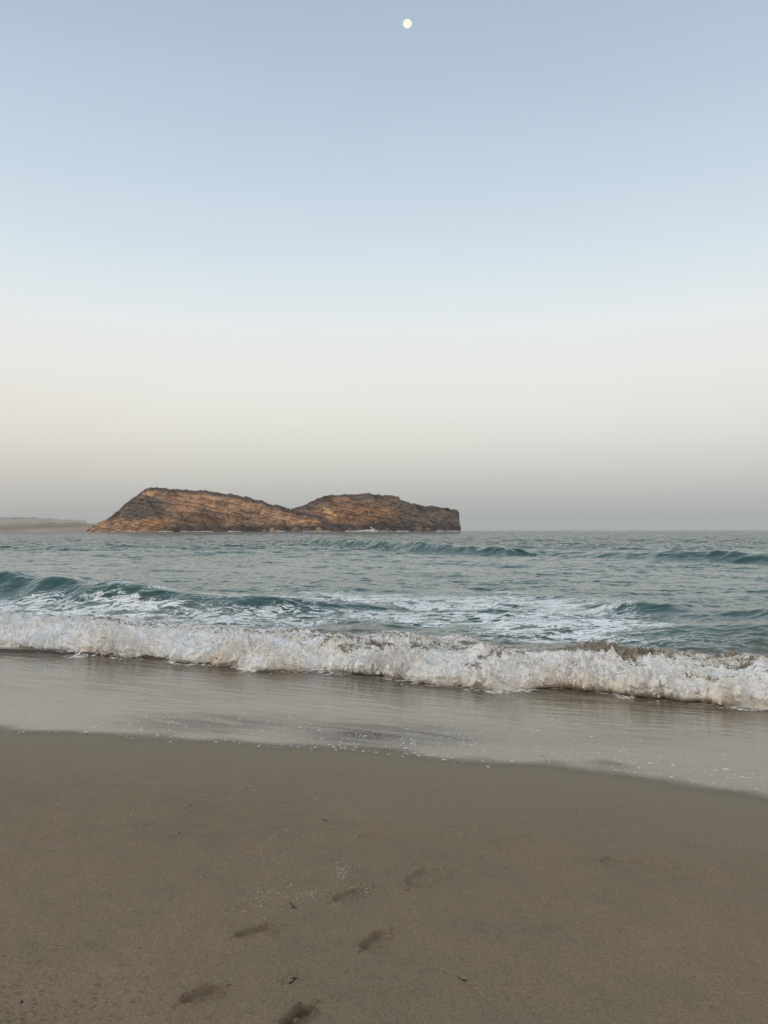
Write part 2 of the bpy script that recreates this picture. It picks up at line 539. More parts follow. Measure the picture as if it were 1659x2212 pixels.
# ------------------------------------------------------------------ sea
M_SEA = water_material('sea_water')
def fan_rows(y0, y1, k, lo):
    ys = [y0]
    while ys[-1] < y1:
        ys.append(ys[-1] + max(lo, ys[-1] ** 2 / k))
    return np.array(ys)
ys = np.concatenate([fan_rows(8.0, 90.0, 15000., .03)[:-1], fan_rows(90.0, 520.0, 60000., .03)])
ys = np.concatenate([ys, np.geomspace(ys[-1] * 1.03, 8600, 60)])
uu = np.concatenate([np.linspace(-2.2, -.62, 60)[:-1], np.linspace(-.62, .62, 940), np.linspace(.62, 2.2, 60)[1:]])
SX = ys[:, None] * uu[None, :]
SX = np.clip(SX, -8800, 8800)
SY = np.broadcast_to(ys[:, None], SX.shape).copy()
dy = np.gradient(ys)[:, None] + 0 * SX
SZ, face = sea_height(SX, SY, dy)
s_, t_ = st(SX, SY)
SZ -= 1.6 * (1 - sstep(-.5, 2.6, t_ - np.interp(s_, CR_S, CR_T)))   # dives under roller and beach
cov, fr_ = foam_cover(SX, SY, SZ)
silt = 1 - sstep(1.6, 6.4, fr_ + 1.6 * pn2(s_ * .4, t_ * .5))
silt *= 1 - .6 * sstep(4.5, 8, s_)
me = grid_mesh('sea', SX, SY, SZ)
attr(me, 'foam', cov)
attr(me, 'silt', silt * .9)
sea = link('sea', me, M_SEA)
tag(sea, 'teal sea with small wind waves and a green swell, up to the horizon', 'sea', kind='structure')

# ------------------------------------------------------------------ the breaking roller
M_BRK = water_material('breaker_foam', True)
sv = np.linspace(-15, 12.5, 2100)
nf, nb = 120, 230
a = np.linspace(0, 1, nf)
b = np.linspace(0, 1, nb + 1)[1:] ** 1.35
S2 = np.repeat(sv[:, None], nf + nb, 1)
t0 = foot_t(sv)[:, None]
tcr = np.maximum(np.interp(sv, CR_S, CR_T) + .18 * pn2(sv * 1.4, sv * 0 + 21.3), t0[:, 0] + .25)[:, None]
Hc = (np.interp(sv, CR_S, CR_H) * (.92 + .34 * pn2(sv * .8, sv * 0 + .3) + .12 * pn2(sv * 2.6, sv * 0 + 4.3)))[:, None]
ang = a[None, :] * math.pi / 2
_ka = [0, .1, .2, .3, .45, .6, .8, 1]
toe = .62 + .14 * pn2(sv * 1.3, sv * 0 + 11.3)[:, None]           # height of the white leading edge
_pt = np.interp(a, _ka, [0, .005, .03, .09, .25, .45, .73, 1])[None, :]
_pz = np.interp(a, _ka, [0, .45, .80, 1.0, 1.0, 1.0, 1.0, 1.0])[None, :] * toe + np.interp(a, _ka, [0, .0, .02, .06, .24, .48, .80, 1])[None, :] * (1 - toe)
Tf = t0 + (tcr - t0) * _pt
Zf = (Hc + .05) * _pz - .05
Tb = tcr + 3.7 * b[None, :]
Xb, Yb = xy(np.repeat(sv[:, None], nb, 1), Tb)
seaz, _f = sea_height(Xb, Yb, np.full_like(Xb, .03))
bl = sstep(0, 1, b)[None, :]
Zb = Hc * (1 - b[None, :]) ** 1.35 * (1 - .2 * b[None, :]) + (seaz + .02) * bl - .035 * sstep(.9, 1, b)[None, :]
T2 = np.concatenate([Tf, Tb], 1)
Z2 = np.concatenate([Zf, Zb], 1)
# outward direction of the smooth profile in the (t, z) plane
dT, dZ = np.gradient(T2, axis=1), np.gradient(Z2, axis=1)
ln = np.hypot(dT, dZ) + 1e-9
nT, nZ = -dZ / ln, dT / ln
front = np.concatenate([sstep(0, .12, a) * np.ones(nf), (1 - .75 * sstep(0, .8, b))])[None, :]
k = .34 + .66 * front
edge_in = np.concatenate([sstep(0, .04, a), np.ones(nb)])[None, :] * np.concatenate([np.ones(nf), 1 - sstep(.85, 1, b)])[None, :]
big = fbm3(S2 * 1.7, T2 * 1.7, Z2 * 2.0, 2)
bil = np.abs(fbm3(S2 * 3.6 + 3, T2 * 3.6, Z2 * 3.6, 2)) * 2
bil2 = np.abs(fbm3(S2 * 9 + 1, T2 * 9, Z2 * 9, 2)) * 2
fine = fbm3(S2 * 22, T2 * 22, Z2 * 22, 3)
rid = np.clip(fbm3(S2 * 8.5 + .8 * big, T2 * 8.0, Z2 * 2.6, 3, ridged=True), 0, 1)
patch = sstep(-.15, .45, pn2(S2 * .8 + 2, T2 * .9)) 
rd2 = fbm3(S2 * 8 + 5, T2 * 8, Z2 * 7, 3, .6, ridged=True)
rd3 = fbm3(S2 * 24 + 5, T2 * 24, Z2 * 22, 2, .6, ridged=True)
rd1 = fbm3(S2 * 3.2 + 8, T2 * 3.2, Z2 * 3.0, 2, .6, ridged=True)
disp = k * (.23 * big +   .08 * (bil - .3) + .075 * rd1 * (.2 + patch) + .060 * rd2 * (.5 + patch) + .030 * rd3 + .014 * fine)
spike = k * (.25 + patch) * .13 * np.clip(rid - .35, 0, 1) ** 1.6 * 2.2
disp *= edge_in
spike *= edge_in
T3 = T2 + nT * disp - .35 * spike
Z3 = Z2 + nZ * disp + .8 * spike
S3 = S2 + k * edge_in * (.05 * fbm3(S2 * 6 + 9, T2 * 6, Z2 * 6, 2) + .02 * fbm3(S2 * 19 + 9, T2 * 19, Z2 * 19, 2))
X3, Y3 = xy(S3, T3)
me = grid_mesh('breaking_wave', X3, Y3, Z3, flip=True)
bx_, by_ = picture(X3, Y3, Z3)
hole = pn3(S2 * 1.1 + 40, T2 * 1.1, Z2 * 2) + .5 * pn3(S2 * 3.1, T2 * 3.1, Z2 * 3.1)
upper = np.concatenate([.6 * sstep(.45, .9, a), .6 + .4 * sstep(0, .12, b)])[None, :] * (.35 + .65 * sstep(-7.5, -2.5, S2))
cov_f = .97 - .54 * upper * (.75 + .5 * sstep(-2, 3, S2)) * sstep(-.2, .3, pn3(S2 * 1.0 + 14, T2 * 1.9, Z2 * 1.5) + .35 * pn3(S2 * 3.4, T2 * 4.4, Z2 * 3)) - .30 * sstep(.2, .7, hole) - .12 * sstep(.25, -.35, rd2)
covb, _fr = foam_cover(X3, Y3, Z3 * 0)
bfrac = np.concatenate([np.zeros(nf), sstep(.08, .55, b)])[None, :]
cov_b = cov_f * (1 - bfrac) + np.maximum(covb, .46 + .30 * (1 - bfrac) + .16 * pn2(S2 * .9, T2 * 2.4)) * bfrac
cov_b = cov_b - .16 * ell(bx_, by_, 800, 1398, 110, 16, .8) - .3 * ell(bx_, by_, 1560, 1490, 40, 18) - .3 * ell(bx_, by_, 1030, 1452, 60, 18) \
        - .25 * ell(bx_, by_, 1330, 1398, 200, 14)
low = 1 - np.clip(Z2 / (Hc + .05), 0, 1)
tint = np.clip(.02 + .35 * sstep(-6, 1, S2) * (.3 + .7 * low) + .65 * sstep(.0, .5, pn3(S2 * .9 + 3, T2 * 1.4, Z2 * 2.2 + 3)) * (.3 + low) + .25 * sstep(-2, 4, S2) * low - .2 * bil2, 0, .8)
attr(me, 'foam', cov_b)
attr(me, 'silt', np.full_like(cov_b, .95))
attr(me, 'tint', tint)
brk = link('breaking_wave', me, M_BRK)
tag(brk, 'long roller of white churning foam breaking along the shore', 'breaking wave', kind='structure')

# droplets and torn bits of foam thrown off the roller
def icos(sub):
    bm = bmesh.new()
    bmesh.ops.create_icosphere(bm, subdivisions=sub, radius=1)
    bm.verts.ensure_lookup_table()
    v = np.array([w.co[:] for w in bm.verts]); f = np.array([[q.index for q in p.verts] for p in bm.faces])
    bm.free()
    return v, f
IV, IF = icos(1)
IV2, IF2 = icos(2)

def scatter_mesh(name, P, Rr, V, Fc, tilt=True, seed=3, jit=.25):
    r = np.random.default_rng(seed)
    n = len(P)
    v = V[None] * (1 + jit * r.standard_normal((n, len(V), 1)))
    v = v * Rr[:, None, :]
    ang_ = r.uniform(0, 6.283, n)
    c, s = np.cos(ang_)[:, None], np.sin(ang_)[:, None]
    vx = v[..., 0] * c - v[..., 1] * s
    vy = v[..., 0] * s + v[..., 1] * c
    co = np.stack([vx, vy, v[..., 2]], -1) + P[:, None, :]
    f = Fc[None] + (np.arange(n) * len(V))[:, None, None]
    return raw_mesh(name, co.reshape(-1, 3), f.reshape(-1, Fc.shape[1]))

M_FOAM, nt, out = material('foam_spray')
p = N(nt, 'ShaderNodeBsdfPrincipled', i_Roughness=.6)
g = N(nt, 'ShaderNodeNewGeometry')
nt.links.new(fac_mix(nt, noise(nt, g.outputs['Position'], 3, 3).outputs['Fac'], (.76, .69, .60, 1), (.92, .91, .88, 1)), p.inputs['Base Color'])
nt.links.new(p.outputs[0], out.inputs[0])

nd = 9000
ii = rng.integers(40, 2060, nd)
jj = np.clip((nf + rng.normal(-25, 36, nd)).astype(int), 8, nf + 60)
off = np.abs(rng.normal(0, .045, nd)) * (rng.random(nd) < .8) + .01
keep = cov_b[ii, jj] > .55 + .25 * rng.random(nd)
ii, jj, off = ii[keep], jj[keep], off[keep]
nd = len(ii)
P = np.stack([X3[ii, jj], Y3[ii, jj], Z3[ii, jj]], -1)
P[:, 2] += off + .01
P[:, 1] -= off * .4
P[:, 0] += rng.normal(0, .02, nd)
rr = rng.gamma(1.6, .0026, nd) + .0018
Rr = np.stack([rr * rng.uniform(.8, 2.2, nd), rr, rr * rng.uniform(.7, 1.5, nd)], -1)
nc = 11000
ii2 = rng.integers(20, 2080, nc)
jj2 = rng.integers(6, nf + 70, nc)
clus = pn2(S2[ii2, jj2] * 1.6 + 6, T2[ii2, jj2] * 2.2) + .6 * pn2(S2[ii2, jj2] * 5, T2[ii2, jj2] * 5)
keep = (clus > -.05 + .5 * rng.random(nc) - .35 * (jj2 < 50))
keep &= cov_b[ii2, jj2] > .62 + .25 * rng.random(nc)
ii2, jj2, clus = ii2[keep], jj2[keep], clus[keep]
nc = len(ii2)
rc = rng.gamma(1.6, .0030, nc) + .0025
Pc = np.stack([X3[ii2, jj2], Y3[ii2, jj2], Z3[ii2, jj2]], -1)
Pc[:, 2] += rc * rng.uniform(-.6, 1.4, nc)
Rc = np.stack([rc * rng.uniform(.7, 2.8, nc), rc * rng.uniform(.6, 1.4, nc), rc * rng.uniform(.6, 2.4, nc)], -1)
o = link('churned_foam', scatter_mesh('churned_foam', Pc, Rc, IV2, IF2, seed=19, jit=.34), M_FOAM)
tag(o, 'torn white and cream clumps of foam tumbling on the breaking roller', 'foam', kind='stuff')
# jets: small fans of torn water thrown up here and there along the crest
jp, jr = [], []
for _ in range(46):
    i0 = rng.integers(60, 2040)
    j0 = int(np.clip(nf + rng.normal(-12, 16), 30, nf + 30))
    n_ = int(rng.integers(25, 90))
    hgt = rng.uniform(.05, .17)
    up = rng.random(n_) ** 1.5
    lean = rng.uniform(-.6, .6)
    ds = rng.normal(0, .025, n_) + up * hgt * (lean + rng.normal(0, .35, n_))
    base = np.array([X3[i0, j0], Y3[i0, j0], Z3[i0, j0]])
    jp.append(base + np.stack([ds * .93, -ds * .37 - up * .04, up * hgt], -1))
    q_ = (.010 * (1 - .75 * up) + .0015) * rng.uniform(.5, 1.3, n_)
    jr.append(np.stack([q_, q_, q_ * rng.uniform(1, 2.6, n_)], -1))
jp, jr = np.concatenate(jp), np.concatenate(jr)
P, Rr = np.concatenate([P, jp]), np.concatenate([Rr, jr])
o = link('sea_spray', scatter_mesh('sea_spray', P, Rr, IV, IF), M_FOAM)
tag(o, 'white droplets and torn foam thrown up along the breaking roller', 'spray', kind='stuff')

# ------------------------------------------------------------------ thin sheet of water running back over the sand
def film_z(s, d, thick):
    return thick
sv = np.linspace(-16, 13, 1100)
vv = np.linspace(0, 1, 360) ** 1.15
te = edge_t(sv)[:, None]
tf = (foot_t(sv) + .75)[:, None]
T = te + (tf - te) * vv[None, :]
S = np.repeat(sv[:, None], len(vv), 1)
d = T - te
bz = beach_z(S, T)
lvl = np.maximum(bz + .003 + .016 * (1 - np.exp(-d / .5)), -.035 + 0 * bz)
dist_foot = np.clip((tf - .75 - T), -2, 20)
rip = np.exp(-np.clip(dist_foot, 0, 9) / 1.3)
q = S + .35 * T
n1 = pn2(q * .9, T * 4.2 + .5 * S) + .6 * pn2(q * 2.0 + 4, T * 9.0 + .8 * S)
n2 = pn2(S * 3.1, T * 14.) * .5
Z = lvl + sstep(0, .5, d) * (.0018 + .019 * rip) * n1 * .55 + sstep(0, .5, d) * (.0004 + .005 * rip) * n2
# little brown lip of backwash in front of the roller on the left
ls, lt = line_st([(-60,1404),(0,1406),(120,1409),(220,1413),(330,1420),(450,1428),(560,1441)], 0.0)
tl = np.interp(S, ls, lt) + .05 * pn2(S * 1.7, S * 0 + 2)
lipk = np.interp(S, [ls[0] - 3, ls[0], ls[-1] - 1.4, ls[-1]], [.6, 1, .6, 0])
tau = T - tl
Z += lipk * .085 * np.where(tau < 0, np.exp(-(tau / .10) ** 2), np.exp(-(tau / .55) ** 2))
X, Y = xy(S, T)
me = grid_mesh('swash', X, Y, Z, flip=True)
px, py = picture(X, Y, Z)
st_ = .62 + .75 * fbm2(S * 1.1, T * 5.5, 3)
turb = 1.0 * ell(px, py, 470, 1562, 210, 22, .7) * st_ + 1.15 * ell(px, py, 830, 1588, 180, 26, .8) * st_ + .35 * ell(px, py, 1250, 1600, 300, 14, .8) * st_ \
       + .85 * np.exp(-np.clip(dist_foot, 0, 9) / .55) + lipk * .9 * np.exp(-((tau + .02) / .12) ** 2)
turb += .55 * ell(px, py, 700, 1468, 800, 42, .6) * np.clip(.5 + 1.1 * fbm2((S + .5 * T) * .6, T * 5.0 + S * .6, 4), 0, 1) + .35 * ell(px, py, 1500, 1560, 320, 36, .6) * np.clip(.5 + 1.1 * fbm2((S - .3 * T) * 2.0, T * 7.0, 3), 0, 1)
attr(me, 'turb', np.clip(turb, 0, 1))
fl = np.exp(-(np.clip(dist_foot, 0, 9) / .30) ** 2) * (.25 + .75 * sstep(-.1, .5, pn2(S * .7 + 4, T * .6))) * .62
attr(me, 'lace', np.where(dist_foot > -.1, fl, 0))
attr(me, 'edge', np.clip(d * (1 + .8 * pn2(S * 1.7, T * 2)), 0, 5))
M_SW, nt, out = material('swash_water')
g = N(nt, 'ShaderNodeNewGeometry')
pos = g.outputs['Position']
tb = A(nt, 'turb').outputs['Fac']
al = mapping(nt, pos, (.35, 1.6, 1), (0, 0, -SHORE))
sw = noise(nt, al, 1.0, 4, .55).outputs['Fac']
base = fac_mix(nt, sw, (.185, .150, .098, 1), (.235, .192, .128, 1))
base = fac_mix(nt, tb, base, (.085, .066, .048, 1))
p = N(nt, 'ShaderNodeBsdfPrincipled')
nt.links.new(base, p.inputs['Base Color'])
p.inputs['IOR'].default_value = 1.33
p.inputs['Roughness'].default_value = .10
nt.links.new(math_n(nt, 'MULTIPLY_ADD', tb, -.38, .44, clamp=True), p.inputs['Specular IOR Level'])
b1 = N(nt, 'ShaderNodeBump', i_Strength=.2, i_Distance=.025)
nt.links.new(noise(nt, al, 5, 3, .5).outputs['Fac'], b1.inputs['Height'])
b2 = N(nt, 'ShaderNodeBump', i_Distance=.01)
nt.links.new(math_n(nt, 'MULTIPLY_ADD', tb, .55, .015), b2.inputs['Strength'])
nt.links.new(noise(nt, mapping(nt, pos, (.6, 1.3, 1), (0, 0, -SHORE)), 22, 3, .6).outputs['Fac'], b2.inputs['Height'])
nt.links.new(b1.outputs[0], b2.inputs['Normal'])
nt.links.new(b2.outputs[0], p.inputs['Normal'])
eg = N(nt, 'ShaderNodeMapRange', interpolation_type='SMOOTHSTEP')
nt.links.new(A(nt, 'edge').outputs['Fac'], eg.inputs['Value'])
eg.inputs['From Max'].default_value = .36
eg.inputs['To Min'].default_value = .12
mx = N(nt, 'ShaderNodeMixShader')
nt.links.new(eg.outputs[0], mx.inputs[0])
nt.links.new(N(nt, 'ShaderNodeBsdfTransparent').outputs[0], mx.inputs[1])
fp_ = N(nt, 'ShaderNodeBsdfPrincipled', i_Roughness=.7)
fp_.inputs['Base Color'].default_value = (.82, .79, .73, 1)
wv = N(nt, 'ShaderNodeVectorMath', operation='MULTIPLY_ADD')
nt.links.new(noise(nt, pos, 2.5, 2).outputs['Color'], wv.inputs[0])
wv.inputs[1].default_value = (.5, .5, .5)
nt.links.new(mapping(nt, pos, (.6, 1.3, 1), (0, 0, -SHORE)), wv.inputs[2])
lc = math_n(nt, 'ADD', math_n(nt, 'MULTIPLY', ridge(nt, wv.outputs[0], 3.2, 3, .6), .5), math_n(nt, 'MULTIPLY', ridge(nt, wv.outputs[0], 9.0, 3, .6), .5))
lf = N(nt, 'ShaderNodeMapRange', interpolation_type='SMOOTHSTEP')
lth = math_n(nt, 'SUBTRACT', 1.0, A(nt, 'lace').outputs['Fac'])
nt.links.new(lc, lf.inputs['Value'])
nt.links.new(math_n(nt, 'SUBTRACT', lth, .06), lf.inputs['From Min'])
nt.links.new(math_n(nt, 'ADD', lth, .12), lf.inputs['From Max'])
mf = N(nt, 'ShaderNodeMixShader')
nt.links.new(lf.outputs[0], mf.inputs[0])
nt.links.new(p.outputs[0], mf.inputs[1])
nt.links.new(fp_.outputs[0], mf.inputs[2])
nt.links.new(mf.outputs[0], mx.inputs[2])
nt.links.new(mx.outputs[0], out.inputs[0])
o = link('swash', me, M_SW)
tag(o, 'thin sheet of shallow water sliding back over the wet sand', 'water', kind='structure')

# ------------------------------------------------------------------ sand
ys = np.concatenate([np.linspace(-60, -6, 28)[:-1] , np.linspace(-6, 1.6, 30)[:-1], fan_rows(1.6, 9.0, 2300., .0001), np.linspace(9.2, 60, 90)])
C0 = 70.0
uu = np.concatenate([-np.geomspace(.40, 6, 60)[::-1][:-1], np.linspace(-.40, .40, 1150), np.geomspace(.40, 6, 60)[1:]])
wid = np.maximum(ys + 6.0, 12.0 - 0 * ys)
wid = np.where(ys > 1.0, ys + 6.0, 7.0 + (1.0 - ys) * .0)
X = wid[:, None] * uu[None, :]
Y = np.broadcast_to(ys[:, None], X.shape).copy()
s, t = st(X, Y)
Z = beach_z(s, t)
dry = sstep(.3, 2.5, edge_t(s) - t)
Z += .022 * dry * fbm2(s * .35 + 5, t * .5, 3) + .022 * dry * fbm2(s * 1.5, t * 2.4, 3) + .006 * dry * fbm2(X * 3.5, Y * 4.5, 3)
near = np.exp(-np.maximum(0, Y - 2.2) / 2.2) * (Y > 0)
Z += dry * (.0026 * fbm2(X * 9, Y * 9, 3) + .0022 * fbm2(X * 34, Y * 34, 2) * (.25 + .75 * near) * sstep(-.4, .4, pn2(X * 1.3, Y * 1.3) + .4 * near))
pitmask = np.zeros_like(X)
def local(xd0, yd0):
    x0, y0 = on_beach(np.array(xd0), np.array(yd0))
    return float(x0), float(y0)
def footprint(heel, toe, width=.085, depth=.022, soft=1.0, rim=.55):
    """a bare foot's dent: heel hollow, arch, ball and toes, with a pushed-up rim"""
    global Z, pitmask
    hx, hy = local(*heel); tx, ty = local(*toe)
    L = math.hypot(tx - hx, ty - hy)
    ax, ay = (tx - hx) / L, (ty - hy) / L
    m = (np.abs(X - (hx + tx) / 2) < L + .3) & (np.abs(Y - (hy + ty) / 2) < L + .3)
    xx, yy = X[m] - hx, Y[m] - hy
    wob = .12 * pn2(X[m] * 14, Y[m] * 14)
    l = (xx * ax + yy * ay) / L
    c = (-xx * ay + yy * ax) / (width / 2)
    c = c - .25 * np.sin(np.clip(l, 0, 1) * math.pi) * .6
    half = np.interp(l, [-.02, .08, .22, .45, .70, .88, 1.02], [.05, .68, .78, .72, .95, .85, .05])
    q = np.maximum(np.abs(c) / np.maximum(half, .05), np.abs(l - .5) / .52) + wob
    dent = 1 - sstep(1 - .38 * soft, 1 + .22 * soft, q)
    dp = np.interp(l, [0, .12, .45, .75, 1], [1.2, 1.2, .8, 1.0, .7])
    rimv = np.exp(-((q - 1.28) / (.22 * soft)) ** 2)
    dz = -depth * dent * dp + depth * rim * rimv * (1 - dent)
    Z[m] += dz
    pitmask[m] = np.maximum(pitmask[m], dent)
footprint((722,1944), (792,1921), 0.085, 0.0130, 1.00)
footprint((508,2022), (598,1999), 0.085, 0.0170, 0.90)
footprint((786,2046), (838,2013), 0.085, 0.0170, 0.90)
footprint((393,2166), (478,2130), 0.08, 0.0200, 0.80)
footprint((612,2226), (674,2172), 0.075, 0.0436, 0.60, .4)
footprint((612,2118), (656,2098), 0.07, 0.0048, 1.15)
footprint((775,1812), (835,1800), 0.1, 0.0088, 1.22, .2)
footprint((940,1806), (1000,1800), 0.1, 0.0067, 1.30, .2)
footprint((890,1916), (950,1880), 0.16, 0.0164, 1.22, .4)
footprint((1060,1828), (1165,1812), 0.15, 0.0107, 1.30, .3)
footprint((1300,1862), (1470,1884), 0.24, 0.0155, 1.40, .35)
footprint((1560,1865), (1659,1880), 0.22, 0.0088, 1.48, .25)
footprint((1000,1785), (1090,1795), 0.16, 0.0067, 1.48, .2)
footprint((850,1700), (940,1705), 0.2, 0.0048, 1.57, .2)
footprint((300,1790), (380,1800), 0.2, 0.0048, 1.48, .2)
footprint((1180,1960), (1300,1975), 0.2, 0.0048, 1.48, .2)
# a crumb of sand standing in the deepest print
_x, _y = local(642, 2196)
_m = (np.abs(X - _x) < .1) & (np.abs(Y - _y) < .1)
Z[_m] += .034 * np.exp(-(((X[_m] - _x) / .022) ** 2 + ((Y[_m] - _y) / .020) ** 2) ** 2)
def scour(pts, h, w):
    global Z
    x_, y_ = on_beach(np.array([p_[0] for p_ in pts], float), np.array([p_[1] for p_ in pts], float))
    for i in range(len(pts) - 1):
        ax_, ay_ = x_[i], y_[i]; bx, by = x_[i+1] - ax_, y_[i+1] - ay_
        m = (X > min(ax_, ax_+bx) - .3) & (X < max(ax_, ax_+bx) + .3) & (Y > min(ay_, ay_+by) - .3) & (Y < max(ay_, ay_+by) + .3)
        xx, yy = X[m] - ax_, Y[m] - ay_
        uu_ = np.clip((xx * bx + yy * by) / (bx * bx + by * by), 0, 1)
        dd = np.hypot(xx - uu_ * bx, yy - uu_ * by)
        side = np.sign(bx * yy - by * xx)
        Z[m] += h * np.exp(-(dd / w) ** 2) * np.where((uu_ > 0) & (uu_ < 1), 1, .0)
# thin swash lines left by the last waves
def swash_line(pts, h=.0035, w=.012):
    p_ = np.array(pts, float)
    xs = np.linspace(p_[0, 0], p_[-1, 0], 60)
    yy_ = np.interp(xs, p_[:, 0], p_[:, 1]) + 2 * np.sin(xs * .05)
    scour(list(zip(xs, yy_)), h, w)
swash_line([(800,2050),(880,2068),(950,2090),(1000,2115),(1040,2145),(1075,2180),(1130,2212)], -.005, .008)
swash_line([(930,1905),(1000,1872),(1040,1850),(1080,1830)], .006, .02)
swash_line([(1330,1895),(1420,1902),(1480,1895),(1540,1870)], .005, .02)
swash_line([(180,1712),(300,1690),(420,1668),(520,1640)], -.003, .03)
swash_line([(700,2010),(800,1960),(900,1925)], -.002, .02)
swash_line([(640,1760),(690,1830),(720,1850),(690,1900)], -.002, .015)
# sand-hopper pits
def pits(n, fx, fy, r0, r1, dep, seed):
    global Z, pitmask
    r = np.random.default_rng(seed)
    xs, ys_ = fx(r, n), fy(r, n)
    x0, y0 = on_beach(xs, ys_)
    for i in range(n):
        rad = r.uniform(r0, r1) * (r.random() ** 1.2 + .4)
        j0, j1 = np.searchsorted(ys, [y0[i] - 3 * rad, y0[i] + 3 * rad])
        if j1 <= j0: continue
        w = wid[j0]
        k0, k1 = np.searchsorted(uu, [(x0[i] - 3 * rad) / w - .004, (x0[i] + 3 * rad) / w + .004])
        sx, sy = X[j0:j1, k0:k1] - x0[i], Y[j0:j1, k0:k1] - y0[i]
        q = np.hypot(sx * r.uniform(.6, 1), sy) / rad
        Z[j0:j1, k0:k1] += dep * r.uniform(.4, 1.2) * (-np.exp(-q ** 2 * 1.3) + .3 * np.exp(-((q - 1.5) / .5) ** 2))
pits(230, lambda r, n: 330 * r.random(n) ** 1.5, lambda r, n: 2225 - 190 * r.random(n) ** 1.4, .005, .011, .006, 1)
pits(520, lambda r, n: r.uniform(0, 1659, n), lambda r, n: 1800 + 420 * r.random(n) ** .7, .003, .008, .0035, 2)
pits(90, lambda r, n: r.uniform(0, 1659, n), lambda r, n: 1700 + 500 * r.random(n), .012, .03, .005, 4)
me = grid_mesh('sand', X, Y, Z)
attr(me, 'wet', np.clip(edge_t(s) - t, -5, 30))
attr(me, 'dent', pitmask)
M_SAND, nt, out = material('damp_sand')
g = N(nt, 'ShaderNodeNewGeometry')
pos = g.outputs['Position']
wet = A(nt, 'wet').outputs['Fac']
big_ = noise(nt, pos, .9, 4, .55).outputs['Fac']
mid_ = noise(nt, pos, 5.0, 5, .6).outputs['Fac']
gr = noise(nt, pos, 210, 2, .6).outputs['Fac']
gr2 = noise(nt, pos, 75, 4, .75).outputs['Fac']
tone = ramp(nt, [(.32, (.192, .151, .093)), (.5, (.232, .172, .105)), (.72, (.268, .185, .118))])
nt.links.new(math_n(nt, 'ADD', math_n(nt, 'MULTIPLY', big_, .55), math_n(nt, 'MULTIPLY', mid_, .45)), tone.inputs[0])
damp = N(nt, 'ShaderNodeMapRange', interpolation_type='SMOOTHSTEP')
nt.links.new(wet, damp.inputs['Value'])
damp.inputs['From Min'].default_value = .05
damp.inputs['From Max'].default_value = 2.6
damp.inputs['To Min'].default_value = 1.0
damp.inputs['To Max'].default_value = 0.0
c1 = fac_mix(nt, damp.outputs[0], tone.outputs[0], (.206, .158, .094, 1))
speck = ramp(nt, [(.36, (.52, .49, .46)), (.45, (.90, .90, .90)), (.55, (1.06, 1.05, 1.03)), (.64, (1.5, 1.42, 1.32))])
nt.links.new(math_n(nt, 'ADD', math_n(nt, 'MULTIPLY', gr, .5), math_n(nt, 'MULTIPLY', gr2, .5)), speck.inputs[0])
mm = N(nt, 'ShaderNodeMix', data_type='RGBA', blend_type='MULTIPLY', i_Factor=1.0)
nt.links.new(c1, mm.inputs['A'])
nt.links.new(speck.outputs[0], mm.inputs['B'])
p = N(nt, 'ShaderNodeBsdfPrincipled')
nt.links.new(mm.outputs['Result'], p.inputs['Base Color'])
nt.links.new(math_n(nt, 'MULTIPLY_ADD', damp.outputs[0], -.22, .78), p.inputs['Roughness'])
p.inputs['Specular IOR Level'].default_value = .22
b1 = N(nt, 'ShaderNodeBump', i_Strength=.30, i_Distance=.007)
nt.links.new(gr2, b1.inputs['Height'])
nt.links.new(math_n(nt, 'MULTIPLY_ADD', damp.outputs[0], -.40, .65), b1.inputs['Strength'])
b2 = N(nt, 'ShaderNodeBump', i_Strength=.5, i_Distance=.010)
nt.links.new(math_n(nt, 'MULTIPLY_ADD', damp.outputs[0], -.55, .75), b2.inputs['Strength'])
nt.links.new(noise(nt, pos, 38, 4, .65).outputs['Fac'], b2.inputs['Height'])
nt.links.new(b1.outputs[0], b2.inputs['Normal'])
nt.links.new(b2.outputs[0], p.inputs['Normal'])
nt.links.new(p.outputs[0], out.inputs[0])
sand = link('sand', me, M_SAND)
tag(sand, 'smooth damp brown beach sand with bare footprints and small pits', 'sand', kind='structure')

def sand_point(xd, yd):
    """a point on the sand as built (footprints included)"""
    x0, y0 = on_beach(np.asarray(xd, float), np.asarray(yd, float))
    x0, y0 = np.atleast_1d(x0), np.atleast_1d(y0)
    j = np.clip(np.searchsorted(ys, y0), 0, len(ys) - 1)
    k_ = np.clip(np.searchsorted(uu, x0 / wid[j]), 0, len(uu) - 1)
    return np.stack([x0, y0, Z[j, k_]], -1)

# ------------------------------------------------------------------ bubbles left on the sheet of water
DV, DF = icos(2)
DV = DV * np.array([1, 1, .7])
r = np.random.default_rng(21)
bx, by = [], []
def blob(n, cx_, cy_, rx, ry):
    n = int(n * 1.7)
    bx.extend(r.normal(cx_, rx, n)); by.extend(r.normal(cy_, ry, n))
blob(150, 130, 1540, 110, 24); blob(60, 300, 1560, 60, 14); blob(110, 480, 1566, 120, 20); blob(50, 650, 1590, 120, 16)
blob(110, 850, 1600, 90, 15); blob(80, 980, 1590, 30, 30); blob(40, 1130, 1570, 110, 30); blob(60, 1120, 1450 + 150, 120, 24)
blob(70, 1180, 1480, 130, 16)
blob(40, 1075, 1440 + 40, 70, 10)
for _ in range(260):
    xx = r.uniform(250, 1659)
    yy = np.interp(xx, [0,200,300,500,700,900,1060,1200,1350,1500,1659], [1583,1589,1597,1607,1620,1635,1646,1651,1668,1695,1722])
    bx.append(xx); by.append(yy - abs(r.normal(0, 12 if xx < 1000 else 24)) - 2)
for _ in range(130):
    xx = r.uniform(1150, 1659); bx.append(xx); by.append(np.interp(xx, [1150, 1659], [1630, 1690]) - abs(r.normal(0, 22)))
